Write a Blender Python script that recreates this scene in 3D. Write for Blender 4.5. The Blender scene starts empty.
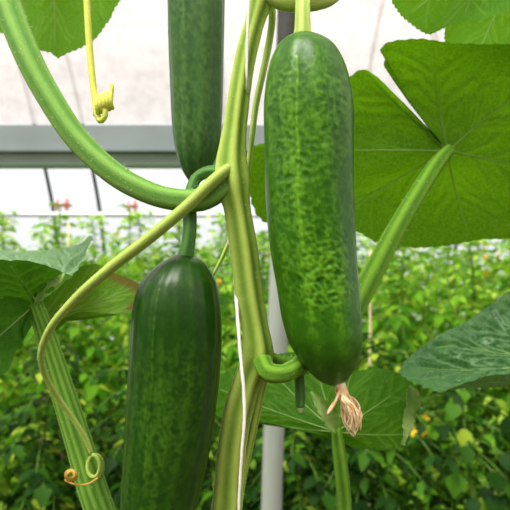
import bpy, bmesh, math, random
import numpy as np
from mathutils import Vector, noise, Matrix

# ------------------------------------------------------------------ camera, sky, sun, exposure
S = bpy.context.scene
COL = S.collection
F = 560.0            # focal length in pixels of the 510 px frame
CAMZ = 1.40

cam_d = bpy.data.cameras.new('camera')
cam = bpy.data.objects.new('camera', cam_d)
COL.objects.link(cam)
cam.location = (0, 0, CAMZ)
cam.rotation_euler = (math.pi / 2, 0, 0)
cam_d.sensor_width = 36.0
cam_d.lens = 36.0 * F / 510.0
cam_d.clip_start = 0.02
cam_d.dof.use_dof = True
cam_d.dof.focus_distance = 0.285
cam_d.dof.aperture_fstop = 18.0
S.camera = cam

S.view_settings.view_transform = 'Standard'
S.view_settings.look = 'None'
S.view_settings.gamma = 1.0
S.view_settings.use_curve_mapping = False
S.view_settings.exposure = 0.2

W = bpy.data.worlds.new('overcast_sky')
S.world = W
W.use_nodes = True
wn, wl = W.node_tree.nodes, W.node_tree.links
wn.clear()
w_out = wn.new('ShaderNodeOutputWorld')
w_bg = wn.new('ShaderNodeBackground')
w_tc = wn.new('ShaderNodeTexCoord')
w_dot = wn.new('ShaderNodeVectorMath'); w_dot.operation = 'DOT_PRODUCT'
w_dot.inputs[1].default_value = (0.0, 0.35, 0.94)      # brightest high up and ahead
w_ramp = wn.new('ShaderNodeValToRGB')
w_map = wn.new('ShaderNodeMapRange')
w_map.inputs['From Min'].default_value = -1.0
w_map.inputs['From Max'].default_value = 1.0
el = w_ramp.color_ramp.elements
el[0].position = 0.38; el[0].color = (0.10, 0.13, 0.07, 1)
el[1].position = 1.0; el[1].color = (1.0, 0.98, 0.96, 1)
e = el.new(0.60); e.color = (0.86, 0.88, 0.90, 1)
wl.new(w_tc.outputs['Generated'], w_dot.inputs[0])
wl.new(w_dot.outputs['Value'], w_map.inputs['Value'])
wl.new(w_map.outputs['Result'], w_ramp.inputs['Fac'])
wl.new(w_ramp.outputs['Color'], w_bg.inputs['Color'])
w_bg.inputs['Strength'].default_value = 1.05
wl.new(w_bg.outputs['Background'], w_out.inputs['Surface'])

sun_d = bpy.data.lights.new('hazy_sun', 'SUN')
sun_d.energy = 14.0
sun_d.angle = 0.5
sun_d.color = (1.0, 0.97, 0.90)
sun = bpy.data.objects.new('hazy_sun', sun_d)
COL.objects.link(sun)
sun.location = (0, 5, 9)
sun.rotation_euler = Vector((0.34, 0.42, -1.0)).to_track_quat('-Z', 'Y').to_euler()

# ------------------------------------------------------------------ helpers
random.seed(7)
RNG = np.random.default_rng(11)


def P(px, py, Y):
    """the point at depth Y that the photograph shows at (px, py)"""
    return np.array([(px - 255.0) * Y / F, Y, CAMZ - (py - 255.0) * Y / F])


def lin(r, g, b):
    f = lambda c: (c / 255.0) / 12.92 if c / 255.0 <= 0.04045 else ((c / 255.0 + 0.055) / 1.055) ** 2.4
    return (f(r), f(g), f(b), 1.0)


def tag(o, label=None, cat=None, group=None, kind=None):
    if label: o['label'] = label
    if cat: o['category'] = cat
    if group: o['group'] = group
    if kind: o['kind'] = kind
    return o


def empty(name, loc=(0, 0, 0)):
    o = bpy.data.objects.new(name, None)
    o.empty_display_size = 0.02
    COL.objects.link(o)
    o.location = loc
    return o


def mesh_obj(name, V, Fc, mats, parent=None, smooth=True, mat_idx=None, attrs=None):
    """V in world coordinates; with a parent the object keeps the world position"""
    me = bpy.data.meshes.new(name)
    V = np.asarray(V, float)
    off = np.array(parent.location) if parent is not None and parent.type == 'EMPTY' else np.zeros(3)
    par = parent
    while par is not None and par.type != 'EMPTY' and par.parent is not None:
        par = par.parent
    if par is not None and par.type == 'EMPTY':
        off = np.array(par.location)
    me.from_pydata((V - off).tolist(), [], [list(map(int, f)) for f in Fc])
    if not isinstance(mats, (list, tuple)): mats = [mats]
    for m in mats: me.materials.append(m)
    if smooth: me.polygons.foreach_set('use_smooth', [True] * len(me.polygons))
    if mat_idx is not None: me.polygons.foreach_set('material_index', list(map(int, mat_idx)))
    if attrs:
        for k, v in attrs.items():
            a = me.attributes.new(k, 'FLOAT', 'POINT')
            a.data.foreach_set('value', np.asarray(v, dtype=np.float32))
    me.update()
    o = bpy.data.objects.new(name, me)
    COL.objects.link(o)
    if parent is not None: o.parent = parent
    return o


class MB:
    """collects vertices and faces of one mesh"""
    def __init__(s): s.V = []; s.F = []; s.M = []; s.n = 0; s.A = []
    def add(s, V, Fc, m=0, a=0.0):
        V = np.asarray(V, float)
        s.V.append(V)
        for f in Fc: s.F.append([int(i) + s.n for i in f]); s.M.append(m)
        s.A.append(np.full(len(V), a) if np.isscalar(a) else np.asarray(a, float))
        s.n += len(V)
    def box(s, lo, hi, m=0):
        x0, y0, z0 = lo; x1, y1, z1 = hi
        V = [(x0,y0,z0),(x1,y0,z0),(x1,y1,z0),(x0,y1,z0),(x0,y0,z1),(x1,y0,z1),(x1,y1,z1),(x0,y1,z1)]
        s.add(V, [(0,3,2,1),(4,5,6,7),(0,1,5,4),(1,2,6,5),(2,3,7,6),(3,0,4,7)], m)
    def obj(s, name, mats, parent=None, smooth=True):
        return mesh_obj(name, np.concatenate(s.V), s.F, mats, parent, smooth, s.M, {'tone': np.concatenate(s.A)})


def catmull(pts, n, closed=False):
    pts = np.asarray(pts, float)
    N = len(pts)
    segs = N if closed else N - 1
    d = np.linalg.norm(np.diff(np.vstack([pts, pts[:1]]) if closed else pts, axis=0)[:, :3], axis=1) + 1e-9
    cum = np.concatenate([[0], np.cumsum(d)])
    ts = np.linspace(0, cum[-1], n, endpoint=not closed)
    out = []
    for t in ts:
        i = min(np.searchsorted(cum, t, side='right') - 1, segs - 1)
        u = (t - cum[i]) / d[i]
        if closed:
            p0, p1, p2, p3 = pts[(i-1) % N], pts[i], pts[(i+1) % N], pts[(i+2) % N]
            d0, d1, d2 = d[(i-1) % N], d[i], d[(i+1) % N]
        else:
            p1, p2 = pts[i], pts[i+1]
            p0 = pts[i-1] if i > 0 else p1 - (p2 - p1)
            p3 = pts[i+2] if i + 2 < N else p2 + (p2 - p1)
            d0 = d[i-1] if i > 0 else d[i]; d1 = d[i]; d2 = d[i+1] if i + 1 < segs else d[i]
        m1 = ((p2-p1)/d1*d0 + (p1-p0)/d0*d1) / (d0+d1) * d1      # non-uniform tangents
        m2 = ((p3-p2)/d2*d1 + (p2-p1)/d1*d2) / (d1+d2) * d1
        h = u*u*u; q = u*u
        out.append((2*h-3*q+1)*p1 + (h-2*q+u)*m1 + (-2*h+3*q)*p2 + (h-q)*m2)
    return np.array(out)


def frames(C):
    T = np.gradient(C, axis=0); T /= np.linalg.norm(T, axis=1)[:, None] + 1e-12
    n = np.cross(T[0], (0, 1, 0.1)); n /= np.linalg.norm(n)
    Ns = []
    for t in T:
        n = n - t * np.dot(n, t); n /= np.linalg.norm(n) + 1e-12
        Ns.append(n.copy())
    Ns = np.array(Ns)
    return T, Ns, np.cross(T, Ns)


def tube(mb, path, n=40, seg=16, ribs=0, depth=0.0, twist=0.0, m=0, hairs=0, hair_len=0.0012, hair_m=1, lump=0.0, sub=True):
    """path: (px, py, Y, radius in px).  ribs: number of long ridges on the skin."""
    pts = np.array([np.append(P(a, b, c), r * c / F) for a, b, c, r in path])
    return tube3(mb, pts, n, seg, ribs, depth, twist, m, hairs, hair_len, hair_m, lump)


def tube3(mb, pts, n=40, seg=16, ribs=0, depth=0.0, twist=0.0, m=0, hairs=0, hair_len=0.0012, hair_m=1, lump=0.0):
    Q = catmull(pts, n)
    C, R = Q[:, :3], np.maximum(Q[:, 3], 1e-5)
    T, A, B = frames(C)
    ang = np.linspace(0, 2*math.pi, seg, endpoint=False)
    V = []; tone = []
    for i in range(n):
        w = 1 + (depth * np.cos(ribs * (ang + twist * i / n)) if ribs else 0)
        r = R[i] * w
        if lump:
            r = r * (1 + lump * noise.noise(Vector(C[i] * 90)))
        V.append(C[i] + np.outer(r*np.cos(ang), A[i]) + np.outer(r*np.sin(ang), B[i]))
        tone.append(0.5 + 0.5*np.cos(ribs * (ang + twist * i / n)) if ribs else np.full(seg, 0.5))
    V = np.concatenate(V + [C[:1] - T[:1]*R[0]*0.3, C[-1:] + T[-1:]*R[-1]*0.3])
    tone = np.concatenate(tone + [np.array([.5, .5])])
    Fc = []
    for i in range(n-1):
        for j in range(seg):
            k = (j+1) % seg
            Fc.append((i*seg+j, i*seg+k, (i+1)*seg+k, (i+1)*seg+j))
    for j in range(seg):
        k = (j+1) % seg
        Fc.append((n*seg, k, j)); Fc.append((n*seg+1, (n-1)*seg+j, (n-1)*seg+k))
    mb.add(V, Fc, m, tone)
    for _ in range(hairs):                         # stiff short bristles of the cucumber vine
        i = RNG.integers(0, n-1); a = RNG.uniform(0, 2*math.pi); u = RNG.uniform()
        c = C[i]*(1-u) + C[i+1]*u
        d = A[i]*math.cos(a) + B[i]*math.sin(a)
        base = c + d * R[i] * 0.96
        L = hair_len * RNG.uniform(0.5, 1.3)
        tip = base + d * L + T[i]*L*RNG.uniform(-.35, .35)
        s1 = T[i]; s2 = np.cross(d, T[i]); rr = 0.00013
        mb.add([base+s1*rr, base-s1*rr*.5+s2*rr*.87, base-s1*rr*.5-s2*rr*.87, tip], [(0,1,3),(1,2,3),(2,0,3)], hair_m, 1.0)
    return C, R


# ------------------------------------------------------------------ materials
def mat(name):
    m = bpy.data.materials.new(name); m.use_nodes = True
    nt = m.node_tree; nt.nodes.clear()
    out = nt.nodes.new('ShaderNodeOutputMaterial')
    return m, nt, nt.nodes, nt.links, out


def ramp(N, stops):
    r = N.new('ShaderNodeValToRGB'); e = r.color_ramp.elements
    e[0].position, e[0].color = stops[0]; e[1].position, e[1].color = stops[-1]
    for p, c in stops[1:-1]:
        x = e.new(p); x.color = c
    return r


def noise_node(N, L, scale, detail=4, rough=.55, stretch=None):
    tc = N.new('ShaderNodeTexCoord'); nz = N.new('ShaderNodeTexNoise')
    nz.inputs['Scale'].default_value = scale; nz.inputs['Detail'].default_value = detail
    nz.inputs['Roughness'].default_value = rough
    if stretch:
        mp = N.new('ShaderNodeMapping'); mp.inputs['Scale'].default_value = stretch
        L.new(tc.outputs['Object'], mp.inputs['Vector']); L.new(mp.outputs['Vector'], nz.inputs['Vector'])
    else:
        L.new(tc.outputs['Object'], nz.inputs['Vector'])
    return nz


def simple(name, c1, c2, scale=20, rough=.5, spec=.4, metal=0, bump=0, stretch=None):
    m, nt, N, L, out = mat(name)
    b = N.new('ShaderNodeBsdfPrincipled')
    nz = noise_node(N, L, scale, stretch=stretch)
    r = ramp(N, [(.3, c1), (.7, c2)])
    L.new(nz.outputs['Fac'], r.inputs['Fac']); L.new(r.outputs['Color'], b.inputs['Base Color'])
    b.inputs['Roughness'].default_value = rough; b.inputs['Specular IOR Level'].default_value = spec
    b.inputs['Metallic'].default_value = metal
    if bump:
        bp = N.new('ShaderNodeBump'); bp.inputs['Strength'].default_value = bump; bp.inputs['Distance'].default_value = .001
        L.new(nz.outputs['Fac'], bp.inputs['Height']); L.new(bp.outputs['Normal'], b.inputs['Normal'])
    L.new(b.outputs[0], out.inputs['Surface'])
    return m


def film_mat(name, base, dirt, scale, clear=.12):
    """translucent plastic film, a little dirty"""
    m, nt, N, L, out = mat(name)
    nz = noise_node(N, L, scale, 6, .65)
    r = ramp(N, [(.42, base), (.72, dirt)])
    L.new(nz.outputs['Fac'], r.inputs['Fac'])
    d = N.new('ShaderNodeBsdfDiffuse'); t = N.new('ShaderNodeBsdfTranslucent'); tr = N.new('ShaderNodeBsdfTransparent')
    for x in (d, t): L.new(r.outputs['Color'], x.inputs['Color'])
    m1 = N.new('ShaderNodeMixShader'); m1.inputs[0].default_value = .72
    L.new(d.outputs[0], m1.inputs[1]); L.new(t.outputs[0], m1.inputs[2])
    m2 = N.new('ShaderNodeMixShader'); m2.inputs[0].default_value = clear
    L.new(m1.outputs[0], m2.inputs[1]); L.new(tr.outputs[0], m2.inputs[2])
    L.new(m2.outputs[0], out.inputs['Surface'])
    return m


def stem_mat(name, groove, ridge, trans=.15, rough=.5):
    m, nt, N, L, out = mat(name)
    at = N.new('ShaderNodeAttribute'); at.attribute_name = 'tone'
    nz = noise_node(N, L, 160, 5, .6)
    ad = N.new('ShaderNodeMath'); ad.operation = 'MULTIPLY_ADD'; ad.inputs[1].default_value = .7; 
    mul = N.new('ShaderNodeMath'); mul.operation = 'MULTIPLY'; mul.inputs[1].default_value = .4
    L.new(nz.outputs['Fac'], mul.inputs[0])
    L.new(at.outputs['Fac'], ad.inputs[0]); L.new(mul.outputs[0], ad.inputs[2])
    r = ramp(N, [(.1, groove), (.85, ridge)])
    L.new(ad.outputs[0], r.inputs['Fac'])
    b = N.new('ShaderNodeBsdfPrincipled'); b.inputs['Roughness'].default_value = rough
    b.inputs['Specular IOR Level'].default_value = .2
    b.inputs['Subsurface Weight'].default_value = .35
    b.inputs['Subsurface Scale'].default_value = .004
    b.inputs['Subsurface Radius'].default_value = (.6, 1.0, .2)
    L.new(r.outputs['Color'], b.inputs['Base Color'])
    bp = N.new('ShaderNodeBump'); bp.inputs['Strength'].default_value = .5; bp.inputs['Distance'].default_value = .0008
    n2 = noise_node(N, L, 900, 3, .6)
    L.new(n2.outputs['Fac'], bp.inputs['Height']); L.new(bp.outputs['Normal'], b.inputs['Normal'])
    L.new(b.outputs[0], out.inputs['Surface'])
    return m


def leaf_mat(name, cA, cB, cV, tA, trans=.5, rough=.6, spec=.14, net=260, netcol=.25, bumpd=.0006, edge=None):
    """blade: cA/cB flesh colours, cV vein colour, tA light passing through.  'vein' attribute: 1 on a vein"""
    m, nt, N, L, out = mat(name)
    nz = noise_node(N, L, 45, 5, .6)
    r = ramp(N, [(.3, cA), (.72, cB)])
    L.new(nz.outputs['Fac'], r.inputs['Fac'])
    tc = N.new('ShaderNodeTexCoord')
    wob = noise_node(N, L, 120, 2)
    mixv = N.new('ShaderNodeMix'); mixv.data_type = 'VECTOR'; mixv.inputs['Factor'].default_value = .012
    L.new(tc.outputs['Object'], mixv.inputs['A']); L.new(wob.outputs['Color'], mixv.inputs['B'])
    vo = N.new('ShaderNodeTexVoronoi'); vo.feature = 'DISTANCE_TO_EDGE'; vo.inputs['Scale'].default_value = net
    L.new(mixv.outputs['Result'], vo.inputs['Vector'])
    vr = ramp(N, [(0.0, (1,1,1,1)), (.12, (0,0,0,1))])
    L.new(vo.outputs['Distance'], vr.inputs['Fac'])
    at = N.new('ShaderNodeAttribute'); at.attribute_name = 'vein'
    mul = N.new('ShaderNodeMath'); mul.operation = 'MULTIPLY'; mul.inputs[1].default_value = netcol
    L.new(vr.outputs['Color'], mul.inputs[0])
    mx = N.new('ShaderNodeMath'); mx.operation = 'MAXIMUM'
    L.new(mul.outputs[0], mx.inputs[0]); L.new(at.outputs['Fac'], mx.inputs[1])
    c = N.new('ShaderNodeMix'); c.data_type = 'RGBA'; c.inputs['B'].default_value = cV
    L.new(mx.outputs[0], c.inputs['Factor']); L.new(r.outputs['Color'], c.inputs['A'])
    base = c.outputs['Result']
    if edge:                                     # dried margin
        ae = N.new('ShaderNodeAttribute'); ae.attribute_name = 'rim'
        ce = N.new('ShaderNodeMix'); ce.data_type = 'RGBA'; ce.inputs['B'].default_value = edge
        L.new(ae.outputs['Fac'], ce.inputs['Factor']); L.new(base, ce.inputs['A']); base = ce.outputs['Result']
    b = N.new('ShaderNodeBsdfPrincipled'); b.inputs['Roughness'].default_value = rough
    b.inputs['Specular IOR Level'].default_value = spec
    L.new(base, b.inputs['Base Color'])
    bp = N.new('ShaderNodeBump'); bp.inputs['Strength'].default_value = .6; bp.inputs['Distance'].default_value = bumpd
    L.new(vo.outputs['Distance'], bp.inputs['Height']); L.new(bp.outputs['Normal'], b.inputs['Normal'])
    t = N.new('ShaderNodeBsdfTranslucent')
    ct = N.new('ShaderNodeMix'); ct.data_type = 'RGBA'; ct.inputs['A'].default_value = tA
    ct.inputs['B'].default_value = (tA[0]*1.5, tA[1]*1.25, tA[2]*1.5, 1)
    L.new(mx.outputs[0], ct.inputs['Factor']); L.new(ct.outputs['Result'], t.inputs['Color'])
    L.new(bp.outputs['Normal'], t.inputs['Normal'])
    m1 = N.new('ShaderNodeMixShader'); m1.inputs[0].default_value = trans
    L.new(b.outputs[0], m1.inputs[1]); L.new(t.outputs[0], m1.inputs[2])
    L.new(m1.outputs[0], out.inputs['Surface'])
    return m


def cucumber_mat(name, dark, mid, light, streak=9, rough=.33, haze=0.0):
    """waxy skin, with long paler streaks; 'tone' carries the wrinkles' height"""
    m, nt, N, L, out = mat(name)
    nz = noise_node(N, L, 75, 5, .6, (1, 1, .10))
    n2 = noise_node(N, L, 260, 5, .65, (1, 1, .7))
    r = ramp(N, [(.30, dark), (.52, mid), (.78, light)])
    at = N.new('ShaderNodeAttribute'); at.attribute_name = 'tone'
    a1 = N.new('ShaderNodeMath'); a1.operation = 'MULTIPLY_ADD'; a1.inputs[1].default_value = .55
    L.new(n2.outputs['Fac'], a1.inputs[0])
    a2 = N.new('ShaderNodeMath'); a2.operation = 'MULTIPLY_ADD'; a2.inputs[1].default_value = .28
    L.new(nz.outputs['Fac'], a2.inputs[0]); L.new(a1.outputs[0], a2.inputs[2])
    a1.inputs[2].default_value = .085
    a3 = N.new('ShaderNodeMath'); a3.operation = 'MULTIPLY_ADD'; a3.inputs[1].default_value = .5
    L.new(at.outputs['Fac'], a3.inputs[0]); L.new(a2.outputs[0], a3.inputs[2])
    L.new(a3.outputs[0], r.inputs['Fac'])
    b = N.new('ShaderNodeBsdfPrincipled'); b.inputs['Roughness'].default_value = rough
    b.inputs['Specular IOR Level'].default_value = .3
    b.inputs['Coat Weight'].default_value = .0; b.inputs['Coat Roughness'].default_value = .45
    L.new(r.outputs['Color'], b.inputs['Base Color'])
    n3 = noise_node(N, L, 700, 4, .6)
    bp = N.new('ShaderNodeBump'); bp.inputs['Strength'].default_value = .18; bp.inputs['Distance'].default_value = .0005
    L.new(n3.outputs['Fac'], bp.inputs['Height']); L.new(bp.outputs['Normal'], b.inputs['Normal'])
    L.new(b.outputs[0], out.inputs['Surface'])
    return m


def foliage_mat(name, stops, tcol, trans=.5):
    """many small leaves: every leaf has a colour of its own"""
    m, nt, N, L, out = mat(name)
    g = N.new('ShaderNodeNewGeometry')
    r = ramp(N, stops)
    L.new(g.outputs['Random Per Island'], r.inputs['Fac'])
    b = N.new('ShaderNodeBsdfPrincipled'); b.inputs['Roughness'].default_value = .6
    b.inputs['Specular IOR Level'].default_value = .15
    L.new(r.outputs['Color'], b.inputs['Base Color'])
    t = N.new('ShaderNodeBsdfTranslucent')
    c = N.new('ShaderNodeMix'); c.data_type = 'RGBA'; c.inputs['Factor'].default_value = .6
    c.inputs['B'].default_value = tcol
    L.new(r.outputs['Color'], c.inputs['A']); L.new(c.outputs['Result'], t.inputs['Color'])
    m1 = N.new('ShaderNodeMixShader'); m1.inputs[0].default_value = trans
    L.new(b.outputs[0], m1.inputs[1]); L.new(t.outputs[0], m1.inputs[2])
    L.new(m1.outputs[0], out.inputs['Surface'])
    return m


M = {}
M['roof_film'] = film_mat('roof_film', (.47, .415, .40, 1), (.33, .28, .27, 1), 9, .29)
M['wall_film'] = film_mat('wall_film', (.86, .88, .91, 1), (.78, .81, .85, 1), 1.5, .66)
M['gutter'] = simple('gutter_steel', (.235, .30, .305, 1), (.285, .35, .355, 1), 3, .45, .5, .2)
M['gutter_low'] = simple('gutter_lip', (.20, .28, .235, 1), (.24, .32, .275, 1), 3, .5, .4, .1)
M['rib'] = simple('rib_tube', (.06, .07, .07, 1), (.10, .11, .11, 1), 6, .5, .4, .3)
M['rail'] = simple('rail_tube', (.40, .42, .45, 1), (.48, .50, .53, 1), 6, .4, .5)
M['post'] = simple('galvanised_post', (.27, .32, .28, 1), (.38, .43, .38, 1), 18, .4, .5, .1, stretch=(1, 1, .15))
M['post_backlit'] = simple('post_backlit_shade', (.035, .04, .032, 1), (.06, .065, .055, 1), 18, .55, .3)  # backlit shade on the post's upper length, put into the colour
M['soil'] = simple('soil', (.05, .035, .02, 1), (.11, .08, .05, 1), 14, .95, .1)
M['twine'] = simple('white_twine', (.90, .87, .80, 1), (.96, .94, .90, 1), 500, .8, .2, bump=.4)
M['stem'] = stem_mat('vine_stem', lin(98, 138, 38), lin(172, 196, 92), rough=.7)
M['petiole'] = stem_mat('leaf_stalk', lin(76, 126, 48), lin(124, 168, 80), rough=.85)
M['petiole_dark'] = stem_mat('leaf_stalk_olive', lin(60, 108, 16), lin(110, 154, 44), rough=.85)
M['petiole_rib'] = stem_mat('leaf_stalk_ribbed', lin(74, 126, 32), lin(124, 170, 66), rough=.85)
M['tendril'] = stem_mat('tendril_skin', lin(128, 154, 56), lin(170, 190, 98), rough=.7)
M['coil'] = stem_mat('coil_skin', lin(190, 205, 70), lin(228, 232, 120))
M['dry'] = stem_mat('dried_coil', lin(150, 110, 40), lin(196, 160, 80))
M['darkstalk'] = stem_mat('fruit_stalk', lin(52, 96, 40), lin(84, 132, 60))
M['palestalk'] = stem_mat('pale_fruit_stalk', lin(150, 186, 80), lin(200, 222, 124))
M['hair'] = simple('bristle', lin(200, 215, 150), lin(225, 232, 190), 50, .5)
M['wither'] = simple('withered_petal', lin(226, 182, 122), lin(255, 240, 205), 260, .85, .15, bump=.6)
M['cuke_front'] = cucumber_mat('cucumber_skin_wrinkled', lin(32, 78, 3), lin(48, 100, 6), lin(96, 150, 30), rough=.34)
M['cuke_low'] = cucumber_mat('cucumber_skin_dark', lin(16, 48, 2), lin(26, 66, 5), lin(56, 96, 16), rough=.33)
M['cuke_high'] = cucumber_mat('cucumber_skin_dull', lin(38, 78, 32), lin(54, 96, 40), lin(86, 124, 58), rough=.42)  # duller, less saturated green than the other two fruits
M['leaf_big'] = leaf_mat('leaf_underside', lin(44, 86, 6), lin(62, 106, 10), lin(140, 180, 74), (.11, .31, .003, 1), .6, netcol=.5)
M['leaf_bright'] = leaf_mat('leaf_backlit', lin(70, 132, 16), lin(90, 150, 26), lin(140, 184, 80), (.20, .48, .01, 1), .6)
M['leaf_top'] = leaf_mat('leaf_dusty_top', lin(40, 92, 38), lin(66, 118, 56), lin(120, 156, 104), (.06, .20, .02, 1), .2, .4, .5, 200, .2, .0014)
M['leaf_dusty'] = leaf_mat('leaf_pale_top', lin(66, 116, 60), lin(106, 150, 96), lin(160, 190, 150), (.10, .26, .03, 1), .3, .45, .5, 200, .2, .0014)
M['leaf_low'] = leaf_mat('leaf_lower', lin(42, 96, 8), lin(60, 116, 14), lin(110, 160, 50), (.09, .26, .003, 1), .45)
M['leaf_shady'] = leaf_mat('leaf_shade_tint', lin(44, 98, 14), lin(58, 116, 20), lin(90, 140, 50), (.04, .14, .004, 1), .35)  # shade under the leaf above, put into a darker, less translucent tint
M['leaf_edge'] = leaf_mat('leaf_dry_margin', lin(70, 122, 26), lin(90, 140, 34), lin(140, 180, 80), (.20, .42, .02, 1), .5, edge=lin(112, 66, 44))
M['vein'] = simple('vein', lin(110, 150, 66), lin(134, 170, 86), 80, .5)
M['margin'] = leaf_mat('leaf_margin_pale', lin(150, 192, 96), lin(186, 214, 134), lin(214, 230, 180), (.5, .68, .2, 1), .4)
M['vein_pale'] = simple('vein_pale', lin(150, 185, 110), lin(176, 204, 140), 80, .5)
G = lambda *c: lin(*c)
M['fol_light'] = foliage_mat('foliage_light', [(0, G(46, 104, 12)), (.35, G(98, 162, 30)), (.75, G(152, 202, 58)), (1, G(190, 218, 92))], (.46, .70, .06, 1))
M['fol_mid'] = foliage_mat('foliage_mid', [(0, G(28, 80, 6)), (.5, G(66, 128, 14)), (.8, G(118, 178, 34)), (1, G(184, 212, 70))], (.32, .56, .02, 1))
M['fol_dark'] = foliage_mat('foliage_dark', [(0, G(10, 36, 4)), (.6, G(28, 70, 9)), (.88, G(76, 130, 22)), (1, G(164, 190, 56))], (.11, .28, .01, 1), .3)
M['plant_stem'] = simple('plant_stem', lin(66, 112, 32), lin(112, 150, 56), 30, .6)
M['cane'] = simple('pale_cane', lin(206, 198, 140), lin(226, 220, 170), 30, .6)
M['flower'] = simple('yellow_flower', lin(230, 190, 30), lin(245, 215, 60), 50, .6)
M['redtip'] = simple('reddish_bud', lin(190, 110, 90), lin(214, 140, 116), 50, .6)

# ------------------------------------------------------------------ greenhouse shell
def sheet(name, prof, x0, x1, m, nx=12):
    prof = catmull(prof, 40)
    xs = np.linspace(x0, x1, nx)
    V = [(x, p[0], p[1]) for p in prof for x in xs]
    Fc = [(i*nx+j, i*nx+j+1, (i+1)*nx+j+1, (i+1)*nx+j) for i in range(len(prof)-1) for j in range(nx-1)]
    return mesh_obj(name, V, Fc, m)

mb = MB(); mb.box((-9, -4, -.1), (9, 9, 0))
tag(mb.obj('floor', M['soil'], smooth=False), kind='structure')
ROOF = [(4.02, 2.34, 0), (3.7, 2.75, 0), (3.0, 3.35, 0), (1.8, 3.85, 0), (0, 4.1, 0), (-1.8, 3.85, 0), (-3.6, 2.9, 0)]
FAR = [(8.25, 0.0, 0), (8.2, 1.2, 0), (8.0, 2.0, 0), (7.45, 2.9, 0), (6.6, 3.9, 0), (5.7, 4.3, 0), (4.8, 3.7, 0), (4.1, 2.36, 0)]
tag(sheet('ceiling', ROOF, -9, 9, M['roof_film']), kind='structure')
tag(sheet('wall_back', FAR, -9, 9, M['wall_film']), kind='structure')
mb = MB()                                           # gutter beam between the two spans: trough over a darker lip
mb.box((-9, 3.98, 2.145), (9, 4.24, 2.325), 0)
mb.box((-9, 4.00, 2.045), (9, 4.20, 2.145), 1)
mb.box((-9, 3.955, 2.135), (9, 4.0, 2.155), 0)
tag(mb.obj('gutter_beam', [M['gutter'], M['gutter_low']], smooth=False), kind='structure')

rib_top = catmull([(p[0]-.05, p[1], 0) for p in FAR], 30)
for i, (xb, lean) in enumerate([(-4.75, 0), (-2.86, 0), (-2.17, .12), (-.4, 0), (1.4, 0), (2.9, 0), (4.6, 0)]):
    mb = MB()
    tube3(mb, np.array([(xb - lean*max(0, p[1]-1.0)*.25, p[0], p[1], .028) for p in rib_top]), 40, 8)
    tag(mb.obj('trim_%d' % (i+1), M['rib']), kind='structure')
mb = MB(); tube3(mb, np.array([(-9, 7.88, 1.99, .035), (9, 7.88, 1.93, .035)]), 4, 10)
tag(mb.obj('trim_8', M['rail']), kind='structure')

post = empty('support_post', (0.045, 1.5, 0))
tag(post, 'grey galvanised steel post standing behind the hanging cucumbers', 'post')
mb = MB()
tube3(mb, np.array([(0.036, 1.5, 0.0, .028), (0.045, 1.5, .75, .028), (0.075, 1.5, 1.55, .028)]), 30, 24)
mb.obj('tube', M['post'], post)
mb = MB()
tube3(mb, np.array([(0.074, 1.5, 1.53, .0295), (0.085, 1.5, 1.9, .0295), (0.10, 1.5, 2.6, .0295), (.15, 1.5, 3.86, .0295)]), 30, 24)  # upper length split off to carry the darker backlit tone
tag(mb.obj('upper_tube', M['post_backlit'], post), 'upper length of the post with backlit shade in its colour')
mb = MB(); mb.box((0.036-.07, 1.43, 0.0), (0.036+.07, 1.57, .008)); mb.obj('foot_plate', M['post'], post, False)

# ------------------------------------------------------------------ background crop: rows of leafy plants
def leaflet(mb, base, direc, up, L, Wd, m=0, fold=.25, droop=.3, lob=0.0):
    d = direc/np.linalg.norm(direc); s = np.cross(d, up); s /= np.linalg.norm(s)+1e-9; u = np.cross(s, d)
    ts = [0, .15, .35, .6, .82, 1.0]; ws = [.08, .62, 1.0, .82, .42, .0]
    V = []
    for t, w in zip(ts, ws):
        c = base + d*L*t - u*L*droop*t*t
        w = w*Wd*.5*(1 + lob*random.uniform(-1, 1))
        V += [c - s*w + u*w*fold, c, c + s*w + u*w*fold]
    Fc = []
    for i in range(5):
        a = 3*i
        Fc += [(a, a+1, a+4, a+3), (a+1, a+2, a+5, a+4)]
    mb.add(V, Fc, m)


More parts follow.
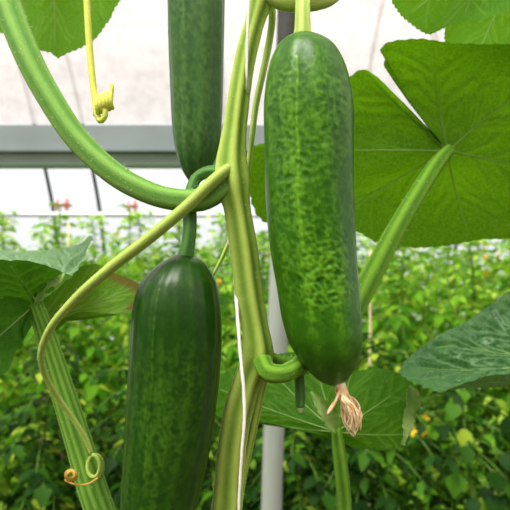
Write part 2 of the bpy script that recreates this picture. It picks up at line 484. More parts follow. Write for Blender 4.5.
def plant_meshes(rng, h, kind, nleaf, spread, leafL):
    """foliage and stem of one plant standing at the origin"""
    fo, st, fl = MB(), MB(), MB()
    path = [(rng.uniform(-.03, .03)*(k > 0), rng.uniform(-.03, .03)*(k > 0), h*k/6, .008*(1-.08*k)) for k in range(7)]
    tube3(st, np.array(path), 20, 7)
    Q = catmull(np.array(path), 60)
    for i in range(nleaf):
        f = (i + rng.uniform(0, 1))/nleaf
        f = .08 + .92*f
        c = Q[min(59, int(f*59))][:3]
        a = i*2.4 + rng.uniform(-.5, .5)
        top = max(.42, 1 - max(0, (f-.75))*2.0)
        ln = spread*top*rng.uniform(.7, 1.2)
        rise = rng.uniform(.1, .6) if f < .9 else rng.uniform(.8, 1.6)
        d = np.array([math.cos(a), math.sin(a), rise])
        d /= np.linalg.norm(d)
        pts = []
        for k in range(5):
            t = k/4
            pts.append(c + d*ln*t + np.array([0, 0, -.55*ln*t*t]))
        if kind == 'tomato':
            tube3(st, np.array([np.append(p, .0017) for p in pts]), 6, 5)
            for k in range(1, 5):
                dd = pts[k] - pts[k-1]; dd /= np.linalg.norm(dd)
                side = np.cross(dd, (0, 0, 1)); side /= np.linalg.norm(side)+1e-9
                L = leafL*top*rng.uniform(.75, 1.25)*(1.25 if k == 4 else 1)
                up = np.array([rng.uniform(-.4, .4), rng.uniform(-.4, .4), 1.0])
                if k == 4: leaflet(fo, pts[k]-dd*.01, dd, up, L, L*.62, 0, .2, .35, .25)
                for s in (-1, 1):
                    leaflet(fo, pts[k]-dd*rng.uniform(0, .03), side*s + dd*.55 + np.array([0, 0, rng.uniform(-.2, .15)]), up, L, L*.58, 0, .2, .35, .25)
        else:                                        # broad single blades
            tube3(st, np.array([np.append(p, .002) for p in pts[:4]]), 5, 5)
            dd = pts[3]-pts[2]
            up = np.array([rng.uniform(-.4, .4), rng.uniform(-.4, .4), 1.0])
            L = leafL*1.7*top*rng.uniform(.8, 1.25)
            leaflet(fo, pts[3], dd + np.array([0, 0, -.3*np.linalg.norm(dd)]), up, L, L*.85, 0, .18, .35, .15)
            leaflet(fo, pts[1], pts[1]-pts[0] + np.array([rng.uniform(-.1, .1), rng.uniform(-.1, .1), .0]), up, L*.7, L*.55, 0, .18, .35, .15)
    return fo, st


def plant_proto(seed, h, kind, nleaf, spread, leafL, fmat, nflower=0, redtips=0):
    rng = random.Random(seed); random.seed(seed)
    fo, st = plant_meshes(rng, h, kind, nleaf, spread, leafL)
    root = empty('tomato_plant' if kind == 'tomato' else 'broad_leaved_plant')
    fo.obj('foliage', fmat, root); st.obj('stem', M['plant_stem'], root)
    for k in range(nflower):
        mb = MB(); a = rng.uniform(3.6, 5.8)
        c = np.array([math.cos(a)*spread*.8, math.sin(a)*spread*.8, h*rng.uniform(.45, .95)])
        for q in range(5):
            b = q*1.2566
            leaflet(mb, c, np.array([math.cos(b), -.5, math.sin(b)]), np.array([0, -1, .2]), .022, .014, 0, .2, .2)
        mb.obj('flower', M['flower'], root)
    for k in range(redtips):
        mb = MB(); c = np.array([rng.uniform(-.05, .05), -.02, h*rng.uniform(.99, 1.03)])
        for q in range(4):
            b = q*1.6
            leaflet(mb, c, np.array([math.cos(b), -.3, math.sin(b)*.6]), np.array([0, -1, .4]), .04, .02, 0, .2, .3)
        mb.obj('bud_cluster', M['redtip'], root)
    return root


def copy_thing(root, loc, rz, sc):
    r = root.copy(); COL.objects.link(r)
    r.location = loc; r.rotation_euler = (0, 0, rz); r.scale = (sc, sc, sc)
    for ch in list(root.children):
        c = ch.copy(); COL.objects.link(c); c.parent = r
    return r

protos = {
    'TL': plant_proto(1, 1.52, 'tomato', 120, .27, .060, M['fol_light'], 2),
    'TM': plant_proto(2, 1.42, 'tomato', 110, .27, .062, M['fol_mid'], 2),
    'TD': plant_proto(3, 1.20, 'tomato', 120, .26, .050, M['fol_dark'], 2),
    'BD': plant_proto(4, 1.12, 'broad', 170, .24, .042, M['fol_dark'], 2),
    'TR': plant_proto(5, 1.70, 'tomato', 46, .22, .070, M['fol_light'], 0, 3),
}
used = set()
KIND_WORDS = {'TL': 'pale green tomato plant', 'TM': 'mid green tomato plant', 'TD': 'dark green tomato plant',
              'BD': 'dark broad-leaved plant', 'TR': 'tall red-tipped tomato plant'}
ORD = ['first', 'second', 'third', 'fourth', 'fifth', 'sixth', 'seventh', 'eighth', 'ninth', 'tenth', 'eleventh', 'twelfth', 'thirteenth', 'fourteenth']
ROWS = [   # row name, Y, x positions, kinds, scales
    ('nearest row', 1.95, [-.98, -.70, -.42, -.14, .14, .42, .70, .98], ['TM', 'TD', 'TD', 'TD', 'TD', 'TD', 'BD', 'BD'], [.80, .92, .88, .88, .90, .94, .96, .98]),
    ('middle row', 2.6, [-1.24, -.92, -.60, -.28, .04, .36, .68, 1.00, 1.32], ['TL', 'TM', 'TM', 'TM', 'TL', 'TM', 'TM', 'TL', 'TM'], [.94, .98, .93, 1.0, .95, .94, 1.02, .97, 1.04]),
    ('third row', 3.35, [-1.55, -1.16, -.77, -.38, .01, .40, .79, 1.18, 1.57], ['TL', 'TR', 'TR', 'TL', 'TM', 'TL', 'TL', 'TL', 'TM'], [1.06, 1.0, 1.0, 1.05, 1.08, 1.0, 1.0, 1.03, 1.10]),
    ('fourth row', 4.7, [-2.1, -1.74, -1.38, -1.02, -.66, -.30, .06, .42, .78, 1.14, 1.50, 1.86, 2.22], ['TL', 'TM', 'TL', 'TL', 'TM', 'TL', 'TL', 'TL', 'TM', 'TL', 'TL', 'TM', 'TL'], [1.16, 1.2, 1.14, 1.16, 1.2, 1.15, 1.04, 1.06, 1.12, 1.08, 1.1, 1.14, 1.08]),
    ('farthest row', 6.1, [-2.75, -2.35, -1.95, -1.55, -1.15, -.75, -.35, .05, .45, .85, 1.25, 1.65, 2.05, 2.45, 2.8], ['TL', 'TL', 'TM', 'TL', 'TL']*3, [1.06, 1.1, 1.12, 1.08, 1.05]*3),
]
rr = random.Random(21)
for rname, Y, xs, ks, scs in ROWS:
    for i, (x, k, s) in enumerate(zip(xs, ks, scs)):
        loc = (x + rr.uniform(-.04, .04), Y + rr.uniform(-.08, .08), 0)
        rz = rr.uniform(0, 6.28)
        if k not in used:
            used.add(k); o = protos[k]; o.location = loc; o.rotation_euler = (0, 0, rz); o.scale = (s, s, s)
        else:
            o = copy_thing(protos[k], loc, rz, s)
        place = 'leftmost' if i == 0 else 'rightmost' if i == len(xs)-1 else ORD[i] + ' from left'
        tag(o, '%s, %s in the %s behind the vine' % (KIND_WORDS[k], place, rname), 'plant', 'leafy plants in the ' + rname)

for x, y, h, lab in [(-.92, 2.72, 1.56, 'pale thin cane standing among the plants left of the vine'),
                     (.46, 2.3, 1.42, 'pale thin cane standing among the plants right of the large cucumber')]:
    mb = MB(); tube3(mb, np.array([(x, y, 0, .007), (x+.01, y, h*.5, .007), (x+.015, y, h, .005)]), 8, 8)
    tag(mb.obj('plant_cane', M['cane']), lab, 'cane', 'canes among the background plants')

# ------------------------------------------------------------------ the cucumber vine
VINE = empty('cucumber_vine', tuple(P(226, 255, .315) * np.array([1, 1, 0])))
tag(VINE, 'tall ridged cucumber vine with large leaves climbing the white twine', 'vine')

mb = MB()
base = np.array([[-.012, .315, 0.0], [-.016, .318, .5], [-.022, .318, .95]])
upper = [(211, 560, .318, 14), (226, 510, .316, 14), (229, 470, .314, 13.5), (238, 410, .312, 13.5), (250, 372, .311, 13), (257, 355, .310, 15.5), (256, 340, .309, 13.5),
         (249, 300, .308, 13.2), (243, 250, .307, 13), (236, 205, .306, 12.6), (232, 184, .306, 15.8), (231, 170, .307, 14.8),
         (234.5, 130, .309, 11), (239, 95, .311, 10), (246, 55, .313, 9.5), (256, 18, .315, 9.5), (264, -10, .317, 12), (266, -30, .318, 10), (268, -80, .32, 9), (270, -160, .32, 8)]
pts = np.array([list(b) + [.0085] for b in base] + [np.append(P(a, b, c), r*c/F) for a, b, c, r in upper])
tube3(mb, pts, 240, 40, 5, .14, 2.2, 0, 1800, .0011, 1, .05)
tube(mb, [(262, 352, .309, 6), (266, 362, .312, 7), (262, 380, .316, 5.5), (254, 420, .318, 5), (244, 470, .320, 4), (236, 520, .322, 3)], 30, 14, 4, .1, 0, 0, 100, .0009)
mb.obj('main_stem', [M['stem'], M['hair']], VINE)


def leaf(name, J, outline, tips, m, parent=VINE, bulge=.006, quilt=.0009, veinr=.0006, n=420, rings=60, serr=.012, nrm=None, vm=None, rim_rng=None, lat=4, side_veins=False, top=None):
    """a blade spread from its stalk's end J to the margin; veins run from J to margin fractions `tips`"""
    O = catmull(np.array([P(*p) for p in outline]), n, closed=True)
    Jp = P(*J)
    k = np.arange(n)
    saw = serr*(np.abs(((k*0.23) % 1) - .5)*2 - .5) + serr*.8*np.array([noise.noise(Vector((i*.14, 3.1, 0))) for i in k])
    O = Jp + (O - Jp)*(1 + saw)[:, None]
    nn = np.zeros(3)
    for i in range(n): nn += np.cross(O[i]-Jp, O[(i+1) % n]-Jp)
    nn /= np.linalg.norm(nn)
    if nrm is not None and np.dot(nn, nrm) < 0: nn = -nn
    def Sf(kf, t):
        kf = kf % n; i = int(kf); u = kf-i
        o = O[i]*(1-u) + O[(i+1) % n]*u
        p = Jp + (o-Jp)*t
        return p + nn*bulge*math.sin(math.pi*min(t, 1))
    veins = []
    for ft in tips:
        kt = ft*n
        veins.append(([Sf(kt, t) for t in np.linspace(.0, .93, 16)], 1.0))
        for q in range(lat):
            t0 = .16 + .17*q + RNG.uniform(-.05, .05)
            for s in (-1, 1):
                dk = s*n*(.045 + .012*q*0)*(1.15 - .1*q)*RNG.uniform(.75, 1.3)
                veins.append(([Sf(kt + dk*u**.9, t0 + (min(.96, t0+RNG.uniform(.26, .42))-t0)*u) for u in np.linspace(0, 1, 9)], .42))
    vp = np.concatenate([np.array(v[0]) for v in veins])
    dens = []
    for v, w in veins:
        v = np.array(v)
        for a in np.linspace(0, 1, 5)[:-1]: dens.append(v[:-1]*(1-a)+v[1:]*a)
    dens = np.concatenate(dens)
    ts = np.concatenate([[0.0], np.linspace(.03, 1, rings)**.9])
    G_ = np.array([[Sf(i, t) for i in range(n)] for t in ts[1:]])
    V = np.concatenate([[Jp], G_.reshape(-1, 3)])
    d = np.empty(len(V))
    for a in range(0, len(V), 800):
        d[a:a+800] = np.sqrt(((V[a:a+800, None] - dens[None])**2).sum(-1).min(1))
    sc = .0026
    tt = np.concatenate([[0], np.repeat(ts[1:], n)])
    puff = quilt*(1 - np.exp(-(d/sc)**2)) * (1 - .5*tt**6)
    fine = np.array([noise.noise(Vector(p*140)) for p in V])*quilt*.35 + np.array([noise.noise(Vector(p*38)) for p in V])*quilt*.6
    V = V + nn*(puff + fine)[:, None]
    Fc = [(0, 1+i, 1+(i+1) % n) for i in range(n)]
    for r in range(rings-1):
        for i in range(n):
            j = (i+1) % n
            Fc.append((1+r*n+i, 1+(r+1)*n+i, 1+(r+1)*n+j, 1+r*n+j))
    vein = np.exp(-(d/.0009)**2)*.5
    rim = np.zeros(len(V))
    if rim_rng:
        fr = np.concatenate([[0], np.tile(np.arange(n)/n, rings)])
        rim = np.clip((tt-.87)/.05, 0, 1)*((fr > rim_rng[0]) & (fr < rim_rng[1]))
    o = mesh_obj(name, V, Fc, m, parent, True, None, {'vein': vein, 'rim': rim})
    if top:                                       # this stretch of the blade shows its dusty upper side
        ia, ib = [int(np.argmin(((O - P(*p))**2).sum(1))) for p in top[:2]]
        o.data.materials.append(top[2])
        mi = np.zeros(len(Fc), int); col = np.concatenate([k, np.tile(k, rings-1)])
        mi[(col >= min(ia, ib)) & (col < max(ia, ib))] = 1
        o.data.polygons.foreach_set('material_index', mi.tolist())
    vb = MB()
    for v, w in veins:
        if w < 1 and not side_veins: continue
        v = np.array(v); r0 = veinr*w
        L = len(v)
        tube3(vb, np.column_stack([v, np.linspace(r0, r0*.25, L)]), L, 6)
    vb.obj('veins', vm or M['vein'], o)
    return o


def stalk(name, path, m, parent, hairs=200, n=50, ribs=5, depth=.035, seg=24, hl=.0019):
    mb = MB(); tube(mb, path, n, seg, ribs, depth, .8, 0, hairs, hl, 1)
    return mb.obj(name, [m, M['hair']], parent)

def ribbon(mb, path, n=40, ruffle=.0012, waves=4.0, turn=.6, thick=.0005):
    """a crumpled strip of leaf: (px, py, Y, half width in px)"""
    Q = catmull(np.array([np.append(P(a, b, c), r*c/F) for a, b, c, r in path]), n)
    T, _, _ = frames(Q[:, :3])
    V = []; m = 7
    for i in range(n):
        t = T[i]; ac = np.cross(t, (0, 1, 0)); ac /= np.linalg.norm(ac)
        ac = ac*math.cos(turn) + np.array([0, 1, 0])*math.sin(turn); up = np.cross(ac, t)
        for side in (0, 1):
            for j in range(m):
                u = j/(m-1)*2-1
                w = u*Q[i, 3]*(1 + .25*noise.noise(Vector((i*.35, u, 2.0))))
                h = ruffle*(math.sin(waves*6.283*i/n + 1.5*u) + .8*noise.noise(Vector((i*.3, u*2, 5.0))))*(.3+abs(u)) - .8*Q[i, 3]*u*u
                V.append(Q[i, :3] + ac*w + up*(h + side*thick))
    Fc = []; K = 2*m
    for i in range(n-1):
        for j in range(m-1):
            a = i*K+j
            Fc.append((a, a+1, a+K+1, a+K)); Fc.append((a+m, a+m+K, a+m+K+1, a+m+1))
        for j in (0, m-1):
            a = i*K+j; Fc.append((a, a+K, a+K+m, a+m))
    for i in (0, n-1):
        for j in range(m-1):
            a = i*K+j; Fc.append((a, a+m, a+m+1, a+1))
    mb.add(V, Fc)

# large backlit leaf on the right, seen from below
big = leaf('leaf', (448, 151, .452),
    [(442.2, 144.1, 0.452), (431.6, 132.1, 0.45), (414.5, 113.8, 0.446), (393.4, 92.5, 0.443), (374.4, 74.7, 0.44), (364, 69, .440), (352, 75, .441), (325, 98, .448), (296, 122, .452), (268, 142, .455), (251, 148, .456),
     (248, 170, .462), (250, 198, .468), (262, 221, .474), (292, 224, .478), (330, 222, .482), (357, 231, .486), (375, 242, .490), (400, 247, .492), (440, 247, .494), (480, 240, .492), (515, 238, .490), (555, 220, .482), (580, 170, .468), (585, 110, .450), (560, 62, .434),
     (520, 46, .428), (480, 44, .427), (450, 43, .427), (425, 39, .426), (400, 40, .426), (386, 43, .427), (380, 49, .428), (385, 58, .430), (384, 66, .432), (389.8, 72.1, 0.434), (399.0, 85.3, 0.437), (411.9, 103.1, 0.441), (427.3, 124.0, 0.446), (440.6, 141.5, 0.451)],
    [.10, .225, .36, .50, .62, .73, .85], M['leaf_big'], bulge=.010, nrm=(0, 1, .4))
stalk('petiole', [(449, 150, .449, 6), (440, 160, .441, 7.5), (420, 190, .425, 8.5), (395, 232, .408, 9.5), (372, 275, .392, 10.5), (352, 312, .375, 11), (330, 345, .355, 11), (300, 366, .335, 10), (272, 362, .318, 9.5), (262, 356, .312, 9)], M['petiole_dark'], big, 260)

# leaf at the upper left and its long curved stalk
ul = leaf('leaf', (46, -75, .425),
    [(30, -90, .42), (-10, -110, .42), (-60, -90, .42), (-70, -40, .42), (-40, 10, .42), (-12, 33, .42), (8, 33, .42), (26, 44, .42), (40, 50, .42), (51, 53, .42), (58, 58, .42), (66, 54, .42), (80, 48, .42), (96, 38, .42), (108, 21, .42), (121, -2, .42), (135, -40, .42), (120, -90, .42), (90, -115, .42), (60, -100, .42)],
    [.2, .36, .52, .66, .8], M['leaf_bright'], bulge=.008, nrm=(0, 1, .3))
stalk('petiole', [(44, -76, .423, 7), (20, -70, .40, 9), (4, -40, .37, 12), (8, 0, .35, 13), (22, 42, .335, 13), (48, 95, .322, 12.5), (84, 147, .312, 12), (130, 184, .304, 11.5), (172, 199, .300, 11), (203, 199, .300, 11.5), (218, 190, .303, 12), (232, 178, .307, 11)], M['petiole'], ul, 420, 90)

# two leaves at the upper right
leaf('leaf', (500, -70, .40),
    [(470, -90, .40), (420, -70, .40), (392, -30, .40), (390, -4, .40), (397, 10, .40), (411, 24, .40), (430, 34, .40), (440, 30, .40), (450, 25, .40), (480, 19, .39), (515, 8, .385), (560, -20, .385), (570, -70, .39), (530, -100, .40)],
    [.16, .32, .45, .6, .78], M['leaf_bright'], bulge=.008, nrm=(0, 1, .3))
leaf('leaf', (520, -30, .455),
    [(480, -40, .455), (452, -10, .455), (446, 20, .455), (446, 42, .455), (470, 52, .455), (500, 60, .455), (540, 60, .455), (580, 30, .455), (580, -40, .455), (530, -70, .455)],
    [.15, .3, .42, .55, .75], M['leaf_bright'], bulge=.008, nrm=(0, 1, .3))

# dusty leaf at the right, seen from above at a low angle
leaf('leaf', (600, 350, .43),
    [(575, 395, .41), (540, 378, .395), (510, 374, .385), (490, 379, .380), (462, 387, .378), (436, 394, .378), (415, 385, .385), (399, 375, .395), (402, 367, .405), (420, 351, .42), (446, 334, .44), (474, 318, .46), (494, 304, .475), (508, 293, .485), (530, 284, .495), (570, 285, .50), (620, 310, .48), (640, 350, .44), (620, 385, .42)],
    [.17, .30, .39, .47, .56, .70, .85], M['leaf_top'], bulge=-.012, quilt=.0050, nrm=(0, -.6, 1), vm=M['vein'])

# lower leaf behind the tip of the large cucumber
low = leaf('leaf', (336, 432, .395),
    [(334, 440, .394), (318, 434, .395), (290, 428, .40), (255, 420, .41), (214, 412, .42), (210, 392, .425), (222, 374, .43), (250, 362, .435), (290, 352, .44), (325, 352, .44), (357, 370, .437), (376, 367, .436), (397, 372, .432), (414, 384, .427), (413, 396, .420), (415, 410, .415), (412, 428, .410), (406, 445, .405), (388, 450, .402), (368, 449, .400), (352, 447, .396), (342, 442, .395)],
    [.17, .29, .40, .51, .60, .72, .83], M['leaf_low'], bulge=.004, nrm=(0, 1, .5))
mb = MB()                                            # margin folded over on the right
ed = [(410, 386, .421, 2), (411, 393, .417, 6), (410, 401, .414, 8), (407, 412, .410, 6.5), (406, 427, .406, 5), (402, 445, .402, 2)]
ribbon(mb, ed, 60, .0010, 2.3, .25)
tag(mb.obj('folded_margin', M['margin'], low), 'pale folded leaf margin')
mb = MB(); ribbon(mb, [(311, 392, .385, 1.5), (318, 402, .384, 5), (326, 414, .384, 8), (332, 424, .386, 7), (335, 431, .387, 2)], 40, .0009, 2, .3)
tag(mb.obj('folded_margin', M['margin'], low), 'pale folded leaf margin')
stalk('petiole', [(336, 428, .394, 5), (338, 445, .390, 6.5), (341, 470, .385, 7), (344, 515, .380, 7.5), (335, 570, .36, 8), (290, 640, .335, 8), (225, 690, .318, 8)], M['petiole_dark'], low, 90)

# leaf at the left: a funnel, its near side seen from below and its far side from above
lf = leaf('leaf', (36, 304, .325),
    [(34, 330, .315), (20, 352, .305), (11, 371, .30), (-12, 382, .29), (-45, 380, .28), (-60, 330, .27), (-55, 285, .275), (-30, 266, .28), (-5, 263, .287), (18, 262, .294), (42, 266, .302), (58, 272, .312), (70, 276, .33), (84, 262, .36), (94, 238, .385), (76, 247, .41), (52, 251, .42), (20, 252, .425), (-20, 250, .43), (-60, 262, .43), (-60, 300, .40), (-10, 330, .36), (25, 330, .332)],
    [.10, .24, .36, .47, .58, .68, .80], M['leaf_shady'], bulge=.0, quilt=.0036, nrm=(0, -.2, 1), top=((68, 276.5, .326), (-60, 290, .42), M['leaf_dusty']))
stalk('petiole', [(35, 304, .324, 7.5), (44, 330, .323, 9), (60, 382, .322, 11), (78, 440, .322, 12.5), (96, 500, .321, 14), (118, 560, .320, 14), (160, 640, .318, 13), (212, 700, .317, 12)], M['petiole_rib'], lf, 300, 80, 11, .05, 66)

mb = MB(); ribbon(mb, [(37, 304, .321, 2.5), (41, 293, .319, 5), (50, 285, .317, 4.5), (59, 281, .316, 3.5), (65, 273, .318, 1.5)], 40, .0006, 2, .3)
tag(mb.obj('folded_margin', M['margin'], lf), 'pale folded leaf margin')
# thinner leaf behind it with a dried margin
leaf('leaf', (40, 322, .355),
    [(44, 312, .352), (38, 302, .35), (46, 291, .352), (60, 276, .36), (78, 267, .37), (96, 264, .375), (118, 274, .375), (142, 286, .372), (146, 291, .370), (138, 304, .366), (130, 312, .362), (105, 313, .36), (76, 313, .355), (54, 330, .35)],
    [.2, .35, .50, .62, .8], M['leaf_edge'], bulge=.004, nrm=(0, 1, .4), rim_rng=(.36, .62))

# top petiole crossing above the large cucumber
stalk('petiole', [(262, -12, .315, 9), (280, -1, .312, 10), (303, 1, .312, 10.5), (326, -3, .316, 10), (341, -16, .325, 10), (400, -70, .36, 9), (470, -70, .39, 8), (500, -70, .40, 6)], M['palestalk'], VINE, 160)

# tendrils
mb = MB()
tube(mb, [(234, 166, .305, 5.5), (225, 171, .299, 6), (215, 179, .294, 6.2), (190, 203, .288, 6.2), (150, 237, .284, 6), (110, 268, .282, 5.6), (72, 302, .282, 4.7), (48, 332, .285, 3.8), (41, 352, .289, 3.4), (44, 372, .295, 3.1), (58, 398, .302, 2.9), (74, 420, .306, 2.7), (88, 444, .308, 2.6), (92, 455, .308, 2.2)], 90, 12, 3, .06, 0, 0, 260, .0009, 1)
loop = [(92+7*math.sin(a)+.5*a, 466-11*math.cos(a), .306-.002*math.sin(a*.5)+.0012*a, 2.0) for a in np.linspace(0, 11, 34)]
tube(mb, loop, 90, 8)
td = mb.obj('tendril', [M['tendril'], M['hair']], VINE)
mb = MB()
tube(mb, [(98, 478, .300, 1.1), (88, 484, .300, 1.1), (74, 484, .301, 1.1), (65, 480, .303, 1.1)], 20, 6)
coil = [(71+6*math.cos(a)*(1-.03*a), 475+5.5*math.sin(a)*(1-.03*a), .303-.0006*a, 1.5) for a in np.linspace(0, 17, 50)]
tube(mb, coil, 120, 7)
tag(mb.obj('dried_coil', [M['dry']], td), 'brown dried tip of the tendril')

mb = MB()
tube(mb, [(85, -30, .335, 3.2), (87, 5, .332, 3.4), (89, 40, .330, 3.5), (92, 75, .328, 3.5), (95, 100, .326, 3.3), (97, 114, .324, 3.2), (101, 121, .322, 3.0), (105, 116, .321, 3.0), (104, 106, .321, 3)], 60, 10)
helix = [(95+3.5*a/6.283+1.0*math.sin(a), 106-2.2*a/6.283*.6+8.5*math.cos(a), .324+8.0*math.sin(a)*.324/F, 2.3) for a in np.linspace(0, 6.283*5, 90)]
tube(mb, helix, 220, 8)
tube(mb, [(111, 94, .324, 2.2), (112, 88, .324, 2.0), (111, 84, .324, 1.6)], 8, 8)
mb.obj('tendril', M['coil'], VINE)

mb = MB()
tube(mb, [(272, 4, .325, 3.6), (272, 20, .327, 3.6), (269, 42, .329, 3.6), (263, 72, .329, 3.4), (256, 104, .330, 3.2), (251.5, 140, .330, 3.0), (248, 168, .331, 2.8), (238, 215, .337, 2.4), (222, 258, .34, 2), (213, 275, .342, 1.5)], 60, 10, 3, .05, 0, 0, 120, .0009, 1)
mb.obj('tendril', [M['palestalk'], M['hair']], VINE)

# short stub and curled stalk at the lower node
mb = MB()
tube(mb, [(262, 360, .303, 9), (268, 372, .298, 9.5), (282, 374, .297, 9), (296, 368, .302, 9), (312, 352, .318, 8.5), (330, 335, .335, 8)], 30, 18, 5, .05, 0, 0, 100, .0009, 1)
mb.obj('side_shoot', [M['petiole_dark'], M['hair']], VINE)
mb = MB()
tube(mb, [(298, 366, .312, 5), (299, 380, .310, 5.2), (300, 396, .308, 5), (300, 407, .307, 4.6)], 20, 14, 5, .06)
so = mb.obj('spent_stalk', M['darkstalk'], VINE)
mb = MB()
tube(mb, [(300, 408, .307, 3.5), (301, 412, .307, 2.2)], 8, 10); mb.obj('cut_tip', M['vein_pale'], so)

# ------------------------------------------------------------------ white twine
mb = MB()
tw = [(252, -140, .302, 1.8), (250, -20, .303, 1.8), (248.5, 10, .303, 1.9), (247, 45, .303, 2), (247, 80, .304, 2), (247.5, 110, .318, 2), (240, 150, .333, 1.9), (231, 200, .333, 1.9), (229, 235, .326, 2.0), (233, 262, .318, 2.3), (237, 310, .300, 2.5), (240, 350, .295, 2.6), (244, 395, .293, 2.6), (244.5, 418, .293, 2.5), (242, 450, .294, 2.2), (239, 500, .296, 2), (238, 560, .30, 2)]
pts = np.array([np.append(P(a, b, c), .68*r*c/F) for a, b, c, r in tw] + [np.array([-.008, .305, .6, .0011]), np.array([-.004, .31, 0.0, .0011])])
tube3(mb, pts, 400, 10, 3, .18, 260)
tag(mb.obj('support_twine', M['twine']), 'white twine running down beside the ridged vine stem', 'twine')

# ------------------------------------------------------------------ cucumbers
def cucumber(name, prof, Y, m, label, wr=0.0, wr_zone=None, furrow=.0004, nf=10, seed=0, ny=320, na=200, flat=1.0):
    """prof: (py, left px, right px) down the fruit"""
    a = np.array([((l+r)/2, y, (r-l)/2) for y, l, r in prof], float)
    # parametrise by the length of the outline so that the round ends stay round
    s = np.concatenate([[0], np.cumsum(np.hypot(np.diff(a[:, 1]), np.diff(a[:, 2])) + 1e-6)])
    q = catmull(np.column_stack([a[:, 1], a[:, 2], np.zeros(len(a)), a[:, 0]]), ny)
    y, r, cx = q[:, 0], np.maximum(q[:, 1], .05), q[:, 3]
    ang = np.linspace(0, 2*math.pi, na, endpoint=False)
    V = []; tone = []
    so = Vector((seed*3.7, seed*1.3, seed*5.1))
    y0, y1 = y.min(), y.max()
    for i in range(ny):
        c = P(cx[i], y[i], Y); R = r[i]*Y/F
        f = (y[i]-y0)/(y1-y0)
        endm = min(1, f/.10, (1-f)/.10)
        for t in ang:
            ca, sa = math.cos(t), math.sin(t)
            jit = .25*noise.noise(Vector((f*2.2, seed, 0)))
            fur = -abs(math.sin(nf*.5*(t + jit)))**.5
            fr = math.sin(nf*(t+jit) + .8*math.sin(3*t))
            h = furrow*fr*endm
            tn = .5 + .07*fr
            if wr:
                w = 1.0
                if wr_zone:
                    w = min(1, max(0, (f-wr_zone[0])/.12))*min(1, max(0, (wr_zone[1]-f)/.15))
                w *= .10 + .90*math.exp(-((((t + 1.70 + math.pi) % (2*math.pi)) - math.pi)/.75)**2)
                p = Vector((ca*R*1e3/4.0, sa*R*1e3/4.0, f*48)) + so
                nz1 = noise.noise(p) ; nz2 = noise.noise(Vector((p.x*2.1, p.y*2.1, p.z*2.0)))
                rid = 1 - 2*abs(nz1)
                patch = .45 + .75*noise.noise(Vector((ca*1.6, sa*1.6, f*5)) + so)
                patch = min(1.2, max(.05, patch + .25))
                hh = (rid*.6 + nz2*.5)*w*patch
                h += wr*hh*endm
                tn += .8*hh*endm
                da = (t + .012*math.sin(f*30) - (-1.905 + 2*math.pi))/.022      # a scarred seam down the wrinkled side
                if abs(da) < 3 and .10 < f < .62:
                    sm = math.exp(-da*da)*min(1, max(0, .7 + 1.3*noise.noise(Vector((f*70, 2, 0)))))
                    h += .0004*sm; tn += .5*sm
            lump = .0006*noise.noise(Vector((ca*1.2, sa*1.2, f*4)) + so)*endm
            rr_ = R + h + lump
            V.append((c[0] + rr_*ca, c[1] + rr_*sa*flat, c[2]))
            tone.append(tn - .5)
    n = len(V)
    V += [tuple(P(cx[0], y[0]-.05, Y)), tuple(P(cx[-1], y[-1]+.05, Y))]; tone += [0, 0]
    Fc = []
    for i in range(ny-1):
        for j in range(na):
            k = (j+1) % na
            Fc.append((i*na+j, (i+1)*na+j, (i+1)*na+k, i*na+k))
    for j in range(na):
        k = (j+1) % na
        Fc.append((n, j, k)); Fc.append((n+1, (ny-1)*na+k, (ny-1)*na+j))
    root = empty('cucumber', tuple(P(cx[-1], y[-1], Y)))
    tag(root, label, 'cucumber', 'cucumbers hanging on the vine')
    mesh_obj('fruit', V, Fc, m, root, True, None, {'tone': tone})
    return root

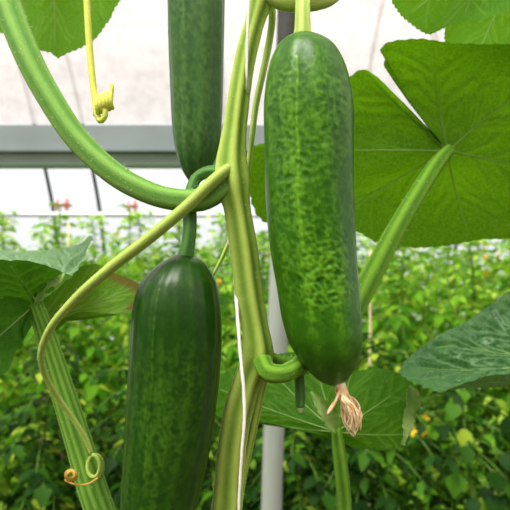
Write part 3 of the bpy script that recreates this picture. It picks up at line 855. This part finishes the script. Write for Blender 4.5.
front = cucumber('front', [(33, 302, 305), (35, 294, 313), (39, 286, 323), (46, 278, 333), (57, 272, 340.5), (71, 268, 346.5), (96, 264.5, 352), (150, 264.5, 354), (200, 266, 354), (250, 271.5, 355.5), (290, 278.5, 358.5), (320, 283, 361), (342, 289, 362), (360, 299, 358.5), (372, 309, 352), (381, 320, 345), (385, 329, 337)],
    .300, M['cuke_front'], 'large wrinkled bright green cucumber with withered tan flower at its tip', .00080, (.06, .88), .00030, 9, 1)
mb = MB(); tube(mb, [(303, 36, .300, 9), (303, 28, .300, 8), (303, 14, .301, 7.4), (303, 0, .304, 7.2), (302, -8, .308, 7)], 24, 18, 5, .08, 0, 0, 40, .0008, 1)
mb.obj('stalk', [M['palestalk'], M['hair']], front)
wf = MB(); rng = random.Random(5)
for k in range(46):                                  # shrivelled petals
    a = k*.86; x0 = 339 + 4*math.cos(a); dy = .0045*math.sin(a)
    ln = rng.uniform(34, 55); dx = rng.uniform(-7, 8)
    w0 = rng.uniform(.6, 1.25)
    tube(wf, [(x0, 382, .300+dy, 1.2), (x0+3+rng.uniform(-2, 2), 394, .299+dy, w0), (349+dx+rng.uniform(-2, 2), 382+ln*.5, .298+dy*1.5, w0*1.5), (354+dx*1.1+rng.uniform(-3, 3), 382+ln*.78, .298+dy*1.4, w0), (354+dx*.6+rng.uniform(-4, 3), 382+ln, .298+dy, .5)], 18, 6, 3, .3, 2, lump=.4)
tube(wf, [(340, 390, .295, 1.8), (336, 401, .294, 1.6), (331, 409, .295, 2.0), (327, 415, .296, 0.8)], 12, 7, 3, .25, 1, lump=.3)
wf.obj('withered_flower', M['wither'], front)

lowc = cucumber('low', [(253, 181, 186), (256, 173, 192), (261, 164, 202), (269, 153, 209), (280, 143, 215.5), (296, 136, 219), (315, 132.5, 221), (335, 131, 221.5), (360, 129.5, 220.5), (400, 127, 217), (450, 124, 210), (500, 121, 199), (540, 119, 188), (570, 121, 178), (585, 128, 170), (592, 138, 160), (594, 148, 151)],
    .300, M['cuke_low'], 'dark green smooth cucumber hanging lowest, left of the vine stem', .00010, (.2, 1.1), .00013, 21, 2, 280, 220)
mb = MB(); tube(mb, [(185, 259, .300, 8.5), (188, 246, .301, 7.2), (190, 230, .302, 6.8), (190, 208, .305, 7), (191, 192, .308, 6), (197, 178, .310, 5.5), (209, 172, .309, 6), (228, 177, .308, 7)], 40, 18, 5, .06, 0, 0, 60, .0008, 1)
mb.obj('stalk', [M['darkstalk'], M['hair']], lowc)

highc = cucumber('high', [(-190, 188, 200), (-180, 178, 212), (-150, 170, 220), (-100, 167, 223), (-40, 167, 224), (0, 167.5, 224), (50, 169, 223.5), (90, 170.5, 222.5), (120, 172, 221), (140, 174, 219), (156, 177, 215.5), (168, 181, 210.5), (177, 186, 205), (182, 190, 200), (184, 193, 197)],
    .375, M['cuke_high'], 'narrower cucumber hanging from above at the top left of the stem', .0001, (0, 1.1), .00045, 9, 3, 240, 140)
mb = MB(); tube(mb, [(194, -186, .375, 8), (196, -220, .372, 7), (215, -250, .35, 7), (250, -240, .33, 7), (268, -155, .32, 7)], 24, 14, 5, .06)
mb.obj('stalk', [M['darkstalk']], highc)
# small scars and bristles on the fruit ends
